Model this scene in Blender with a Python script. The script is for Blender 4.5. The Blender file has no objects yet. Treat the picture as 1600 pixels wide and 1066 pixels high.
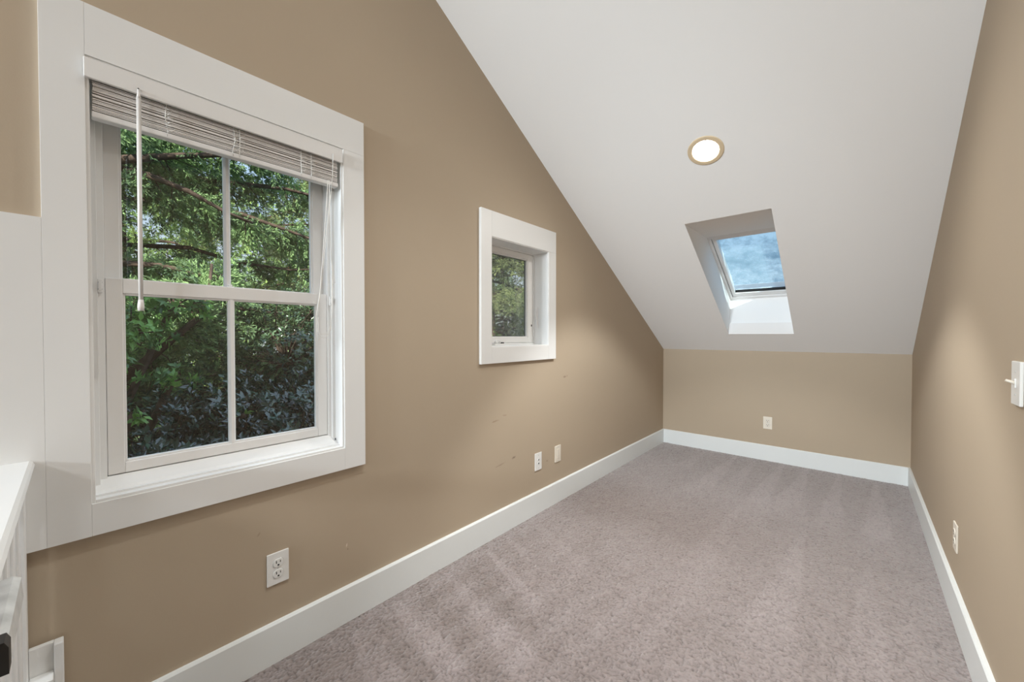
import bpy, bmesh, math, random
import numpy as np
from mathutils import Vector, Matrix

rnd = random.Random(7)
rng = np.random.default_rng(11)
C = bpy.context.scene.collection
scene = bpy.context.scene

# ------------------------------------------------------------------ measures
H = 1.179                      # eye height above the carpet
XL = -1.555                    # room face of the left wall
YB = 4.296                     # room face of the back wall
SL = 0.5824                    # slope of the ceiling (rise over run)
def z(v): return v + H         # eye-relative height -> height above the carpet
ZK = z(-0.150)                 # top of the knee wall at the back
YR = -0.10                     # the slope ends here, above the camera
YE = -4.6                      # rear wall, behind the camera
def zc(y):                     # ceiling height
    return ZK + (YB - max(y, YR)) * SL     # level behind the camera
def xr(y): return 0.336 + 0.0098 * (y - 2.06)      # room face of the right wall

# ------------------------------------------------------------------ materials
def nt(name):
    m = bpy.data.materials.new(name); m.use_nodes = True
    t = m.node_tree; b = t.nodes['Principled BSDF']
    return m, t, b
def lin(c):
    return tuple(((v/255)/12.92 if v/255 <= .04045 else ((v/255+.055)/1.055)**2.4) for v in c)
def N(t, k, **kw):
    n = t.nodes.new(k)
    for a, v in kw.items():
        if a in n.inputs.keys() if hasattr(n.inputs, 'keys') else False: n.inputs[a].default_value = v
        else: setattr(n, a, v)
    return n
def basic(name, col, rough=.5, spec=.5, bump=0, bscale=200, vary=0, vscale=3, metal=0):
    m, t, b = nt(name)
    b.inputs['Base Color'].default_value = (*col, 1)
    b.inputs['Roughness'].default_value = rough
    b.inputs['Specular IOR Level'].default_value = spec
    b.inputs['Metallic'].default_value = metal
    tc = t.nodes.new('ShaderNodeTexCoord')
    if vary:
        n = t.nodes.new('ShaderNodeTexNoise'); n.inputs['Scale'].default_value = vscale; n.inputs['Detail'].default_value = 4
        t.links.new(tc.outputs['Object'], n.inputs['Vector'])
        r = t.nodes.new('ShaderNodeValToRGB')
        r.color_ramp.elements[0].position = .3; r.color_ramp.elements[1].position = .7
        r.color_ramp.elements[0].color = (*[c*(1-vary) for c in col], 1)
        r.color_ramp.elements[1].color = (*[min(1, c*(1+vary)) for c in col], 1)
        t.links.new(n.outputs['Fac'], r.inputs['Fac']); t.links.new(r.outputs['Color'], b.inputs['Base Color'])
    if bump:
        n = t.nodes.new('ShaderNodeTexNoise'); n.inputs['Scale'].default_value = bscale; n.inputs['Detail'].default_value = 2
        t.links.new(tc.outputs['Object'], n.inputs['Vector'])
        bp = t.nodes.new('ShaderNodeBump'); bp.inputs['Strength'].default_value = bump; bp.inputs['Distance'].default_value = .002
        t.links.new(n.outputs['Fac'], bp.inputs['Height']); t.links.new(bp.outputs['Normal'], b.inputs['Normal'])
    return m

WALLC = (.468, .382, .285)
TRIMC = (.80, .80, .79)
M = {}
M['wall'] = basic('tan_wall_paint', WALLC, .75, .25, bump=.06, bscale=260, vary=.02, vscale=1.2)
M['trim'] = basic('white_trim_paint', TRIMC, .42, .4, vary=.012, vscale=2)
M['base'] = basic('white_baseboard_paint', (.80, .83, .83), .4, .4, vary=.015, vscale=3)
M['sash'] = basic('white_vinyl', (.80, .79, .775), .35, .45)
M['ceil'] = basic('white_ceiling_paint', (.86, .855, .845), .85, .15, bump=.04, bscale=180)
M['plate'] = basic('white_plate_plastic', (.82, .82, .80), .35, .5)
M['ivory'] = basic('ivory_plate_plastic', (.78, .72, .62), .4, .5)
M['slot'] = basic('dark_slot', (.02, .018, .016), .6, .3)
M['slat'] = basic('blind_slat', (.80, .775, .75), .45, .4)
M['cord'] = basic('blind_cord', (.78, .76, .72), .8, .2)
M['wand'] = basic('white_wand_plastic', (.74, .71, .68), .25, .6)
M['greybar'] = basic('worn_grey_paint', (.58, .58, .57), .4, .5, vary=.22, vscale=25)
M['black'] = basic('black_rubber', (.03, .027, .025), .5, .4)
M['flange'] = basic('warm_glow_flange', (.66, .53, .36), .5, .3)  # warm lamp glow put into the ring's base colour
M['screw'] = basic('painted_screw', (.6, .6, .58), .35, .5)
M['bark'] = basic('tree_bark', (.075, .052, .04), .9, .2, vary=.5, vscale=18)
M['soil'] = basic('dark_soil', (.05, .045, .03), .95, .1, vary=.4, vscale=2)  # plain dark soil colour

def leafmat(name, c1, c2, rough, trans, spec=.5, scale=3.):
    m, t, b = nt(name)
    geo = t.nodes.new('ShaderNodeAttribute'); geo.attribute_name = 'tone'
    r = t.nodes.new('ShaderNodeValToRGB')
    r.color_ramp.elements[0].color = (*c1, 1); r.color_ramp.elements[1].color = (*c2, 1)
    t.links.new(geo.outputs['Fac'], r.inputs['Fac'])
    t.links.new(r.outputs['Color'], b.inputs['Base Color'])
    b.inputs['Roughness'].default_value = rough
    b.inputs['Specular IOR Level'].default_value = spec
    tr = t.nodes.new('ShaderNodeBsdfTranslucent')
    t.links.new(r.outputs['Color'], tr.inputs['Color'])
    mx = t.nodes.new('ShaderNodeMixShader'); mx.inputs['Fac'].default_value = trans
    t.links.new(b.outputs['BSDF'], mx.inputs[1]); t.links.new(tr.outputs['BSDF'], mx.inputs[2])
    t.links.new(mx.outputs['Shader'], t.nodes['Material Output'].inputs['Surface'])
    return m
M['cedar'] = leafmat('cedar_needles', (.06, .115, .07), (.40, .60, .24), .6, .3, .3)
M['cedar2'] = leafmat('olive_cedar_needles', (.11, .15, .07), (.44, .50, .20), .6, .3, .3)
M['laurel'] = leafmat('bright_laurel_leaf', (.05, .15, .045), (.30, .58, .14), .32, .28, .6)
M['gloss'] = leafmat('dark_glossy_leaf', (.010, .026, .025), (.055, .125, .08), .16, .04, 1.0)
M['small'] = leafmat('small_glossy_leaf', (.025, .055, .03), (.16, .26, .12), .18, .12, 1.0)
M['far'] = leafmat('sunlit_far_leaf', (.11, .19, .06), (.42, .58, .18), .6, .3, .3)

def glassmat(name, tint, refl, dirt=None):
    m = bpy.data.materials.new(name); m.use_nodes = True; t = m.node_tree
    t.nodes.remove(t.nodes['Principled BSDF']); out = t.nodes['Material Output']
    tr = t.nodes.new('ShaderNodeBsdfTransparent'); tr.inputs['Color'].default_value = (*tint, 1)
    gl = t.nodes.new('ShaderNodeBsdfGlossy'); gl.inputs['Roughness'].default_value = .01
    mx = t.nodes.new('ShaderNodeMixShader'); mx.inputs['Fac'].default_value = refl
    t.links.new(tr.outputs[0], mx.inputs[1]); t.links.new(gl.outputs[0], mx.inputs[2])
    last = mx
    if dirt:
        tc = t.nodes.new('ShaderNodeTexCoord')
        n1 = t.nodes.new('ShaderNodeTexNoise'); n1.inputs['Scale'].default_value = 6.5; n1.inputs['Detail'].default_value = 8; n1.inputs['Roughness'].default_value = .7
        t.links.new(tc.outputs['Object'], n1.inputs['Vector'])
        r = t.nodes.new('ShaderNodeValToRGB'); r.color_ramp.elements[0].position = .42; r.color_ramp.elements[1].position = .66
        r.color_ramp.elements[0].color = (.12, .12, .12, 1); r.color_ramp.elements[1].color = (.72, .72, .72, 1)
        t.links.new(n1.outputs['Fac'], r.inputs['Fac'])
        df = t.nodes.new('ShaderNodeBsdfTranslucent'); df.inputs['Color'].default_value = (*dirt, 1)
        m2 = t.nodes.new('ShaderNodeMixShader')
        t.links.new(r.outputs['Color'], m2.inputs['Fac'])
        t.links.new(mx.outputs[0], m2.inputs[1]); t.links.new(df.outputs[0], m2.inputs[2]); last = m2
    t.links.new(last.outputs[0], out.inputs['Surface'])
    return m
M['glass'] = glassmat('clear_window_glass', (.95, .965, .96), .045)
M['glass_screen'] = glassmat('screened_window_glass', (.90, .92, .91), .05, None)
M['skyglass'] = glassmat('dirty_skylight_glass', (.84, .95, .99), .03, (.26, .36, .40))

def palemat():
    m, t, b = nt('pale_glass_strip'); b.inputs['Base Color'].default_value = (.8, .85, .88, 1); b.inputs['Roughness'].default_value = .5
    tr = t.nodes.new('ShaderNodeBsdfTransparent'); tr.inputs['Color'].default_value = (.9, .95, 1, 1); mx = t.nodes.new('ShaderNodeMixShader'); mx.inputs['Fac'].default_value = .45
    t.links.new(tr.outputs[0], mx.inputs[1]); t.links.new(b.outputs[0], mx.inputs[2]); t.links.new(mx.outputs[0], t.nodes['Material Output'].inputs['Surface'])
    return m
M['pale_band'] = palemat()
def screenmat():
    m, t, b = nt('grey_insect_screen'); b.inputs['Base Color'].default_value = (.42, .44, .43, 1); b.inputs['Roughness'].default_value = .8
    tr = t.nodes.new('ShaderNodeBsdfTransparent'); mx = t.nodes.new('ShaderNodeMixShader'); mx.inputs['Fac'].default_value = .16
    t.links.new(tr.outputs[0], mx.inputs[1]); t.links.new(b.outputs[0], mx.inputs[2]); t.links.new(mx.outputs[0], t.nodes['Material Output'].inputs['Surface'])
    return m
M['screen'] = screenmat()
def emit(name, col, s):
    m = bpy.data.materials.new(name); m.use_nodes = True; t = m.node_tree
    t.nodes.remove(t.nodes['Principled BSDF'])
    e = t.nodes.new('ShaderNodeEmission'); e.inputs['Color'].default_value = (*col, 1); e.inputs['Strength'].default_value = s
    t.links.new(e.outputs[0], t.nodes['Material Output'].inputs['Surface'])
    return m
M['lens'] = emit('lit_lamp_lens', (1, .94, .80), 14)
M['lens_added'] = emit('added_lamp_lens', (1, .94, .80), 14)  # lens of the added second downlight

# wall paint with its scuffs and chips (positions are y, z on the left wall)
def scuffed_wall():
    m = basic('tan_wall_paint_scuffed', WALLC, .75, .25, bump=.06, bscale=260, vary=.02, vscale=1.2)
    t = m.node_tree; b = t.nodes['Principled BSDF']
    src = b.inputs['Base Color'].links[0].from_socket
    tc = t.nodes.new('ShaderNodeTexCoord')
    nz = t.nodes.new('ShaderNodeTexNoise'); nz.inputs['Scale'].default_value = 60
    t.links.new(tc.outputs['Object'], nz.inputs['Vector'])
    def mask(y, zz, ly, lz, rot, soft):
        mp = t.nodes.new('ShaderNodeMapping'); mp.vector_type = 'TEXTURE'
        mp.inputs['Location'].default_value = (XL, y, zz)
        mp.inputs['Rotation'].default_value = (rot, 0, 0)
        mp.inputs['Scale'].default_value = (1, ly, lz)
        t.links.new(tc.outputs['Object'], mp.inputs['Vector'])
        g = t.nodes.new('ShaderNodeVectorMath'); g.operation = 'LENGTH'
        t.links.new(mp.outputs['Vector'], g.inputs[0])
        ad = t.nodes.new('ShaderNodeMath'); ad.operation = 'MULTIPLY_ADD'
        t.links.new(nz.outputs['Fac'], ad.inputs[0]); ad.inputs[1].default_value = 1.2
        t.links.new(g.outputs['Value'], ad.inputs[2])
        mr = t.nodes.new('ShaderNodeMapRange'); mr.inputs['From Min'].default_value = 1.6 + soft*.2; mr.inputs['From Max'].default_value = 1.0
        mr.inputs['To Min'].default_value = 0; mr.inputs['To Max'].default_value = 1
        t.links.new(ad.outputs[0], mr.inputs['Value'])
        return mr.outputs[0]
    marks = [  # y, z, half length, half height, rotation, colour, strength
        (1.62, z(-.502), .035, .006, .1, (.30, .21, .14), .55), (1.70, z(-.48), .02, .005, -.1, (.30, .21, .14), .4),
        (1.784, z(-.754), .020, .008, .15, (.16, .12, .09), .7), (1.66, z(-.77), .055, .005, .12, (.28, .21, .15), .55),
        (2.345, z(-.300), .022, .008, 0, (.22, .15, .11), .6), (2.375, z(-.296), .01, .008, 0, (.25, .17, .12), .5),
        (.734, z(-.866), .004, .012, -.25, (.75, .68, .58), .9), (.738, z(-.885), .003, .004, 0, (.12, .09, .07), .6),
        (.42, z(-.70), .012, .004, 1.0, (.28, .21, .15), .35), (.50, z(-.84), .02, .005, .5, (.28, .21, .15), .3),
        (2.13, z(-.86), .012, .008, 0, (.30, .22, .16), .5), (.30, z(-.47), .02, .01, .3, (.34, .26, .19), .3)]
    for y, zz, ly, lz, rot, col, s in marks:
        k = mask(y, zz, ly, lz, rot, 0)
        mu = t.nodes.new('ShaderNodeMath'); mu.operation = 'MULTIPLY'; mu.inputs[1].default_value = s
        t.links.new(k, mu.inputs[0])
        mx = t.nodes.new('ShaderNodeMix'); mx.data_type = 'RGBA'
        t.links.new(mu.outputs[0], mx.inputs[0]); t.links.new(src, mx.inputs[6]); mx.inputs[7].default_value = (*col, 1)
        src = mx.outputs[2]
    t.links.new(src, b.inputs['Base Color'])
    return m
M['wall_left'] = scuffed_wall()

def carpet_mat():
    m, t, b = nt('mauve_carpet')
    at = t.nodes.new('ShaderNodeAttribute'); at.attribute_name = 'nap_and_light'
    at2 = t.nodes.new('ShaderNodeAttribute'); at2.attribute_name = 'tuft_and_shade'
    r = t.nodes.new('ShaderNodeValToRGB')
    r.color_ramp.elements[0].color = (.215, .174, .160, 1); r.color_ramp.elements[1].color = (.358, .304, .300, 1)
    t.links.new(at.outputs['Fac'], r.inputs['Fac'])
    mx = t.nodes.new('ShaderNodeMix'); mx.data_type = 'RGBA'; mx.blend_type = 'MULTIPLY'; mx.inputs[0].default_value = 1
    r2 = t.nodes.new('ShaderNodeValToRGB')
    r2.color_ramp.elements[0].color = (.42, .40, .39, 1); r2.color_ramp.elements[1].color = (1.22, 1.22, 1.22, 1)
    t.links.new(at2.outputs['Fac'], r2.inputs['Fac'])
    t.links.new(r.outputs['Color'], mx.inputs[6]); t.links.new(r2.outputs['Color'], mx.inputs[7])
    t.links.new(mx.outputs[2], b.inputs['Base Color'])
    b.inputs['Roughness'].default_value = 1; b.inputs['Specular IOR Level'].default_value = .05
    b.inputs['Sheen Weight'].default_value = .7; b.inputs['Sheen Roughness'].default_value = .5
    tc = t.nodes.new('ShaderNodeTexCoord')
    n = t.nodes.new('ShaderNodeTexNoise'); n.inputs['Scale'].default_value = 520; n.inputs['Detail'].default_value = 2
    t.links.new(tc.outputs['Object'], n.inputs['Vector'])
    bp = t.nodes.new('ShaderNodeBump'); bp.inputs['Strength'].default_value = .5; bp.inputs['Distance'].default_value = .003
    t.links.new(n.outputs['Fac'], bp.inputs['Height']); t.links.new(bp.outputs['Normal'], b.inputs['Normal'])
    return m
M['carpet'] = carpet_mat()

# ------------------------------------------------------------------ mesh helpers
class MB:
    def __init__(s): s.bm = bmesh.new()
    def box(s, x0, x1, y0, y1, z0, z1, bev=0):
        bm = bmesh.new()
        bmesh.ops.create_cube(bm, size=1)
        for v in bm.verts:
            v.co = Vector(((x0+x1)/2 + v.co.x*(x1-x0), (y0+y1)/2 + v.co.y*(y1-y0), (z0+z1)/2 + v.co.z*(z1-z0)))
        if bev: bmesh.ops.bevel(bm, geom=list(bm.edges), offset=bev, segments=2, affect='EDGES', profile=.5)
        s.merge(bm); return s
    def merge(s, bm):
        bmesh.ops.recalc_face_normals(bm, faces=list(bm.faces))
        mp = {}
        for v in bm.verts: mp[v] = s.bm.verts.new(v.co)
        for f in bm.faces:
            nf = s.bm.faces.new([mp[v] for v in f.verts]); nf.smooth = f.smooth
        bm.free()
    def prism(s, poly, axis, a, b):
        """poly: list of (p, q) in the two other axes (cyclic order x,y,z), extruded along axis from a to b"""
        bm = bmesh.new()
        def P(p, q, t): return {'x': (t, p, q), 'y': (p, t, q), 'z': (p, q, t)}[axis]
        A = [bm.verts.new(P(p, q, a)) for p, q in poly]; B = [bm.verts.new(P(p, q, b)) for p, q in poly]
        n = len(poly)
        bm.faces.new(A); bm.faces.new(B[::-1])
        for i in range(n): bm.faces.new([A[i], B[i], B[(i+1) % n], A[(i+1) % n]])
        s.merge(bm); return s
    def hexa(s, a, b):
        """solid between two quads a and b (4 points each)"""
        bm = bmesh.new()
        A = [bm.verts.new(p) for p in a]; B = [bm.verts.new(p) for p in b]
        bm.faces.new(A); bm.faces.new(B[::-1])
        for i in range(4): bm.faces.new([A[i], B[i], B[(i+1) % 4], A[(i+1) % 4]])
        s.merge(bm); return s
    def tube(s, pts, rad, seg=8):
        pts = [Vector(p) for p in pts]; n = len(pts)
        if not isinstance(rad, (list, tuple)): rad = [rad]*n
        bm = bmesh.new(); rings = []
        up = Vector((0, 0, 1))
        for i, p in enumerate(pts):
            d = (pts[min(i+1, n-1)] - pts[max(i-1, 0)]).normalized()
            a = d.cross(up)
            if a.length < .05: a = d.cross(Vector((1, 0, 0)))
            a.normalize(); b = d.cross(a)
            rings.append([bm.verts.new(p + (a*math.cos(k*2*math.pi/seg) + b*math.sin(k*2*math.pi/seg))*rad[i]) for k in range(seg)])
        for i in range(n-1):
            for k in range(seg):
                f = bm.faces.new([rings[i][k], rings[i][(k+1) % seg], rings[i+1][(k+1) % seg], rings[i+1][k]]); f.smooth = True
        bm.faces.new(rings[0]); bm.faces.new(rings[-1][::-1])
        s.merge(bm); return s
    def lathe(s, prof, mat, seg=48):
        """prof: (r, h) pairs turned about local z, then placed by matrix mat"""
        bm = bmesh.new(); rings = []
        for r, h in prof:
            if r < 1e-6: rings.append([bm.verts.new(mat @ Vector((0, 0, h)))])
            else: rings.append([bm.verts.new(mat @ Vector((r*math.cos(k*2*math.pi/seg), r*math.sin(k*2*math.pi/seg), h))) for k in range(seg)])
        for a, b in zip(rings, rings[1:]):
            for k in range(seg):
                q = [a[k % len(a)], a[(k+1) % len(a)], b[(k+1) % len(b)], b[k % len(b)]]
                u = []
                for v in q:
                    if v not in u: u.append(v)
                if len(u) > 2: bm.faces.new(u)
        s.merge(bm); return s
    def build(s, name, mat, parent=None):
        me = bpy.data.meshes.new(name); s.bm.to_mesh(me); s.bm.free()
        return link(name, me, mat, parent)

def link(name, me, mat, parent=None):
    o = bpy.data.objects.new(name, me); me.materials.append(mat); C.objects.link(o)
    if parent:
        o.parent = parent
        o.matrix_parent_inverse = world_of(parent).inverted()
    return o
def world_of(o):
    m = o.matrix_basis.copy()
    p = o
    while p.parent:
        m = p.parent.matrix_basis @ p.matrix_parent_inverse @ m if False else m
        p = p.parent
    return m if not o.parent else Matrix.Identity(4)
def tag(o, label, cat, group=None, kind=None):
    o['label'] = label; o['category'] = cat
    if group: o['group'] = group
    if kind: o['kind'] = kind
    return o
def thing(name, loc, label, cat, group=None, kind=None):
    o = bpy.data.objects.new(name, None); C.objects.link(o); o.location = loc; o.empty_display_size = .05
    return tag(o, label, cat, group, kind)
def struct(o, label, cat): return tag(o, label, cat, None, 'structure')

# boxes on the left wall: y, z, and d = depth behind the wall face (negative = into the room)
def wb(mb, y0, y1, z0, z1, d0, d1, bev=0):
    return mb.box(XL - d1, XL - d0, y0, y1, z0, z1, bev)

# ------------------------------------------------------------------ openings
W1 = dict(y0=.026, y1=.721, z0=z(-.458), z1=z(.748))
W2 = dict(y0=1.573, y1=2.123, z0=z(-.068), z1=z(.563))

# left wall: a gable with two openings
def left_wall():
    mb = MB(); T = .16
    ys = sorted([YE, YR, W1['y0']-.01, W1['y1']+.01, W2['y0']-.01, W2['y1']+.01, YB+.15])
    for a, b in zip(ys, ys[1:]):
        top = [(b, zc(b)+.03), (a, zc(a)+.03)]
        h = None
        for W in (W1, W2):
            if abs(a-(W['y0']-.01)) < 1e-6: h = W
        if h is None:
            mb.prism([(a, -.25), (b, -.25)] + top, 'x', XL-T, XL)
        else:
            mb.prism([(a, -.25), (b, -.25), (b, h['z0']-.01), (a, h['z0']-.01)], 'x', XL-T, XL)
            mb.prism([(a, h['z1']+.01), (b, h['z1']+.01)] + top, 'x', XL-T, XL)
    o = mb.build('wall_left', M['wall_left'])
    bm = bmesh.new(); bm.from_mesh(o.data); bmesh.ops.remove_doubles(bm, verts=bm.verts, dist=1e-5)
    bm.to_mesh(o.data); bm.free()
    return struct(o, 'tan painted gable wall holding the two windows', 'wall')
left_wall()
o = MB().prism([(XL, -.25), (xr(YB)+.12, -.25), (xr(YB)+.12, ZK+.05), (XL, ZK+.05)], 'y', YB, YB+.12).build('wall_back', M['wall'])
struct(o, 'low tan knee wall under the sloped ceiling', 'wall')
mb = MB()
for a, b in ((YE, YR), (YR, YB)):
    mb.hexa([(xr(a), a, -.25), (xr(b), b, -.25), (xr(b), b, zc(b)+.03), (xr(a), a, zc(a)+.03)],
            [(xr(a)+.12, a, -.25), (xr(b)+.12, b, -.25), (xr(b)+.12, b, zc(b)+.03), (xr(a)+.12, a, zc(a)+.03)])
struct(mb.build('wall_right', M['wall']), 'tan painted side wall with the light switch', 'wall')
o = MB().prism([(XL-.16, -.25), (.6, -.25), (.6, zc(YE)+.3), (XL-.16, zc(YE)+.3)], 'y', YE-.12, YE).build('wall_rear', M['wall'])
struct(o, 'tan wall behind the camera', 'wall')

# ceiling: sloped slab with the skylight hole, plus the other slope behind the camera
SK = dict(x0=-.857, x1=-.362, y0=2.742, y1=4.020)
def ceiling():
    mb = MB(); X0, X1, T = XL-.16, .55, .10
    def slab(x0, x1, y0, y1):
        mb.hexa([(x0, y0, zc(y0)), (x1, y0, zc(y0)), (x1, y1, zc(y1)), (x0, y1, zc(y1))],
                [(x0, y0, zc(y0)+T), (x1, y0, zc(y0)+T), (x1, y1, zc(y1)+T), (x0, y1, zc(y1)+T)])
    slab(X0, X1, YR, SK['y0']); slab(X0, SK['x0'], SK['y0'], SK['y1']); slab(SK['x1'], X1, SK['y0'], SK['y1'])
    slab(X0, X1, SK['y1'], YB+.3)
    slab(X0, X1, YE-.12, YR)
    o = mb.build('ceiling', M['ceil'])
    bm = bmesh.new(); bm.from_mesh(o.data); bmesh.ops.remove_doubles(bm, verts=bm.verts, dist=1e-5); bm.to_mesh(o.data); bm.free()
    return struct(o, 'white sloped ceiling running down to the low back wall', 'ceiling')
ceiling()

# ------------------------------------------------------------------ carpet
def vnoise(x, y, s, seed):
    """smooth value noise on arrays"""
    r = np.random.default_rng(seed); G = r.random((256, 256))
    fx, fy = x*s, y*s
    ix, iy = np.floor(fx).astype(int), np.floor(fy).astype(int)
    u, v = fx-ix, fy-iy; u = u*u*(3-2*u); v = v*v*(3-2*v)
    g = lambda a, b: G[a % 256, b % 256]
    return (g(ix, iy)*(1-u)+g(ix+1, iy)*u)*(1-v) + (g(ix, iy+1)*(1-u)+g(ix+1, iy+1)*u)*v
def floor():
    st = .0034
    xs = np.arange(XL+.001, .352, st); ys = np.arange(.05, YB-.0005, st)
    nx, ny = len(xs), len(ys)
    X, Y = np.meshgrid(xs, ys); X = X.ravel(); Y = Y.ravel()
    t1 = vnoise(X+.3*vnoise(X, Y, 40, 5)/40, Y, 130, 1); t2 = vnoise(X, Y, 250, 2); t3 = vnoise(X, Y, 30, 3)
    # tufts: clumps of pile with narrow gaps between them
    gap = np.abs(vnoise(X, Y, 108, 8) - vnoise(X, Y, 108, 9))
    pile = np.clip(gap*7, 0, 1)
    hgt = .0035*(t1-.5) + .003*(t2-.5) + .003*(t3-.5) + .0045*(pile-.8)
    tuft_and_shade = np.clip(.30*t1 + .25*t2 + .45*pile, 0, 1)  # random tuft tone, plus shade of the gaps put into the colour
    # nap: vacuum strokes, with a painted lightening of the far end
    wob = (vnoise(X, Y, 5, 21)-.5)
    nap_and_light = .50 + -.06 + .16*(vnoise(X, Y, 1.4, 22)-.5) + .16*(vnoise(X, Y, 5.5, 23)-.5) + .16*(vnoise(X, Y, 22, 24)-.5)
    def ss(a, b, v):
        q = np.clip((v-a)/(b-a), 0, 1); return q*q*(3-2*q)
    # wedges from the back wall, strokes along y
    for xc, w, y1, y0, s in ((-.83, .10, 4.26, 2.9, .20), (-.66, .08, 4.20, 3.2, .16), (-.455, .10, 4.28, 2.7, .22), (-.28, .10, 4.28, 2.9, .22),
                             (-.06, .08, 4.24, 2.8, .18), (.16, .10, 4.22, 2.6, .22), (-1.1, .09, 4.20, 3.3, .12), (-.56, .10, 3.0, 1.6, .10), (-.20, .12, 2.9, 1.3, .12), (.08, .10, 2.7, 1.2, .10)):
        tt = np.clip((y1-Y)/(y1-y0), 0, 1.0)
        half = .012 + w*tt
        mask = (1-ss(half*.65, half*1.15, np.abs(X-xc+.05*tt+.05*wob*tt))) * (Y < y1) * (1-ss(.55, 1.0, tt))
        nap_and_light += 2.0*s*mask
    # strokes reaching out from the left wall, along x
    for yc, w, x0, x1, k, s in ((1.49, .035, -1.50, -.95, -.34, .26), (1.66, .03, -1.50, -1.2, -.3, .16), (1.20, .06, -1.52, -.75, -.20, .22), (.93, .06, -1.54, -.9, -.14, .24),
                                (1.33, .05, -1.5, -.7, -.26, -.12), (1.06, .05, -1.52, -.75, -.2, -.13), (.72, .08, -1.5, -.7, -.1, .15), (.82, .05, -1.5, -.8, -.12, -.10), (1.9, .06, -1.5, -.9, -.4, .10)):
        tt = np.clip((X-x0)/(x1-x0), 0, 1)
        half = .012 + w*tt**.8
        mask = (1-ss(half*.7, half*1.25, np.abs(Y-(yc+k*(X-x0))+.03*wob))) * ss(0, .08, (X-x0)/(x1-x0)) * (1-ss(.7, 1.05, (X-x0)/(x1-x0)))
        nap_and_light += 1.5*s*mask
    nap_and_light += .18*ss(2.6, 3.8, Y)      # far end lightened: light painted into the carpet colour
    # darker carpet along the left foreground
    nap_and_light -= .16*(1-ss(-1.45, -.7, X))*(1-ss(1.2, 2.0, Y))
    V = np.stack([X, Y, hgt], 1).astype(np.float32)
    idx = np.arange(nx*ny).reshape(ny, nx)
    F = np.stack([idx[:-1, :-1], idx[:-1, 1:], idx[1:, 1:], idx[1:, :-1]], -1).reshape(-1, 4)
    me = arrays_mesh('floor', V, F, smooth=True)
    for nm, a in (('nap_and_light', np.clip(nap_and_light, 0, 1)), ('tuft_and_shade', tuft_and_shade)):
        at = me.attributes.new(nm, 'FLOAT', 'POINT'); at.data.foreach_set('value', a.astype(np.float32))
    o = link('floor', me, M['carpet'])
    return struct(o, 'mauve beige cut pile carpet with vacuum marks', 'floor')
def arrays_mesh(name, V, F, smooth=False):
    me = bpy.data.meshes.new(name)
    n, k = F.shape
    me.vertices.add(len(V)); me.vertices.foreach_set('co', np.ascontiguousarray(V, np.float32).ravel())
    me.loops.add(n*k); me.loops.foreach_set('vertex_index', np.ascontiguousarray(F, np.int32).ravel())
    me.polygons.add(n)
    me.polygons.foreach_set('loop_start', np.arange(0, n*k, k, dtype=np.int32))
    me.polygons.foreach_set('loop_total', np.full(n, k, np.int32))
    if smooth: me.polygons.foreach_set('use_smooth', np.ones(n, bool))
    me.update(calc_edges=True)
    return me
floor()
o = MB().box(XL-.1, .5, YE, YB+.05, -.2, -.008).build('floor_slab', M['carpet'])
struct(o, 'carpeted floor continuing behind the camera', 'floor')

# ------------------------------------------------------------------ baseboards
BH, BT = .146, .015
def board_poly(b0, s):   # profile with a small eased top edge
    return [(b0, 0), (b0+s*BT, 0), (b0+s*BT, BH-.006), (b0+s*(BT-.005), BH), (b0, BH)]
o = MB().prism(board_poly(XL, 1), 'y', -.4, YB).build('baseboard_left', M['base'])
struct(o, 'tall white baseboard below the windows', 'baseboard')
o = MB().prism([(p, q) for p, q in board_poly(YB, -1)], 'x', XL+BT, xr(YB)-BT).build('baseboard_back', M['base'])
struct(o, 'tall white baseboard along the low back wall', 'baseboard')
bm_ = MB(); a, b = .2, YB
pr = board_poly(0, -1)
bm = bmesh.new()
A = [bm.verts.new((xr(a)+p, a, q)) for p, q in pr]; B = [bm.verts.new((xr(b)+p, b, q)) for p, q in pr]
bm.faces.new(A); bm.faces.new(B[::-1])
for i in range(5): bm.faces.new([A[i], B[i], B[(i+1) % 5], A[(i+1) % 5]])
bm_.merge(bm)
struct(bm_.build('baseboard_right', M['base']), 'tall white baseboard under the light switch wall', 'baseboard')

# ------------------------------------------------------------------ main window
def ring(mb, y0, y1, z0, z1, wy0, wy1, wz0, wz1, d0, d1, bev=.0015):
    """rectangular frame: outer size and the four member widths"""
    wb(mb, y0, y0+wy0, z0, z1, d0, d1, bev); wb(mb, y1-wy1, y1, z0, z1, d0, d1, bev)
    wb(mb, y0+wy0, y1-wy1, z0, z0+wz0, d0, d1, bev); wb(mb, y0+wy0, y1-wy1, z1-wz1, z1, d0, d1, bev)
    return mb
w1 = thing('window_1', (XL, (W1['y0']+W1['y1'])/2, W1['z0']), 'large white double hung window with raised blind and four panes', 'window', None, 'structure')
y0, y1, z0, z1 = W1['y0'], W1['y1'], W1['z0'], W1['z1']
cs = MB()
wb(cs, -.052, y0, z(-.545), z(.885), -.018, 0, .0006)                  # left jamb board
wb(cs, y0+.0003, .808, z1, z(.885), -.018, 0, .0006)                   # head board
wb(cs, y1, .808, z(-.545), z1-.0002, -.018, 0, .0006)                  # right jamb board
wb(cs, y0+.0002, y1-.0002, z(-.545), z0, -.018, 0, .0006)              # bottom board
cs.build('casing', M['trim'], w1)
jm = MB()
ring(jm, y0-.008, y1+.008, z0-.008, z1+.008, .016, .016, .016, .014, -.013, .05, .001)      # jamb liner
ring(jm, y0-.008, y1+.008, z0-.008, z1+.008, .027, .027, .020, .020, .05, .066, .001)       # inner stop
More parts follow.
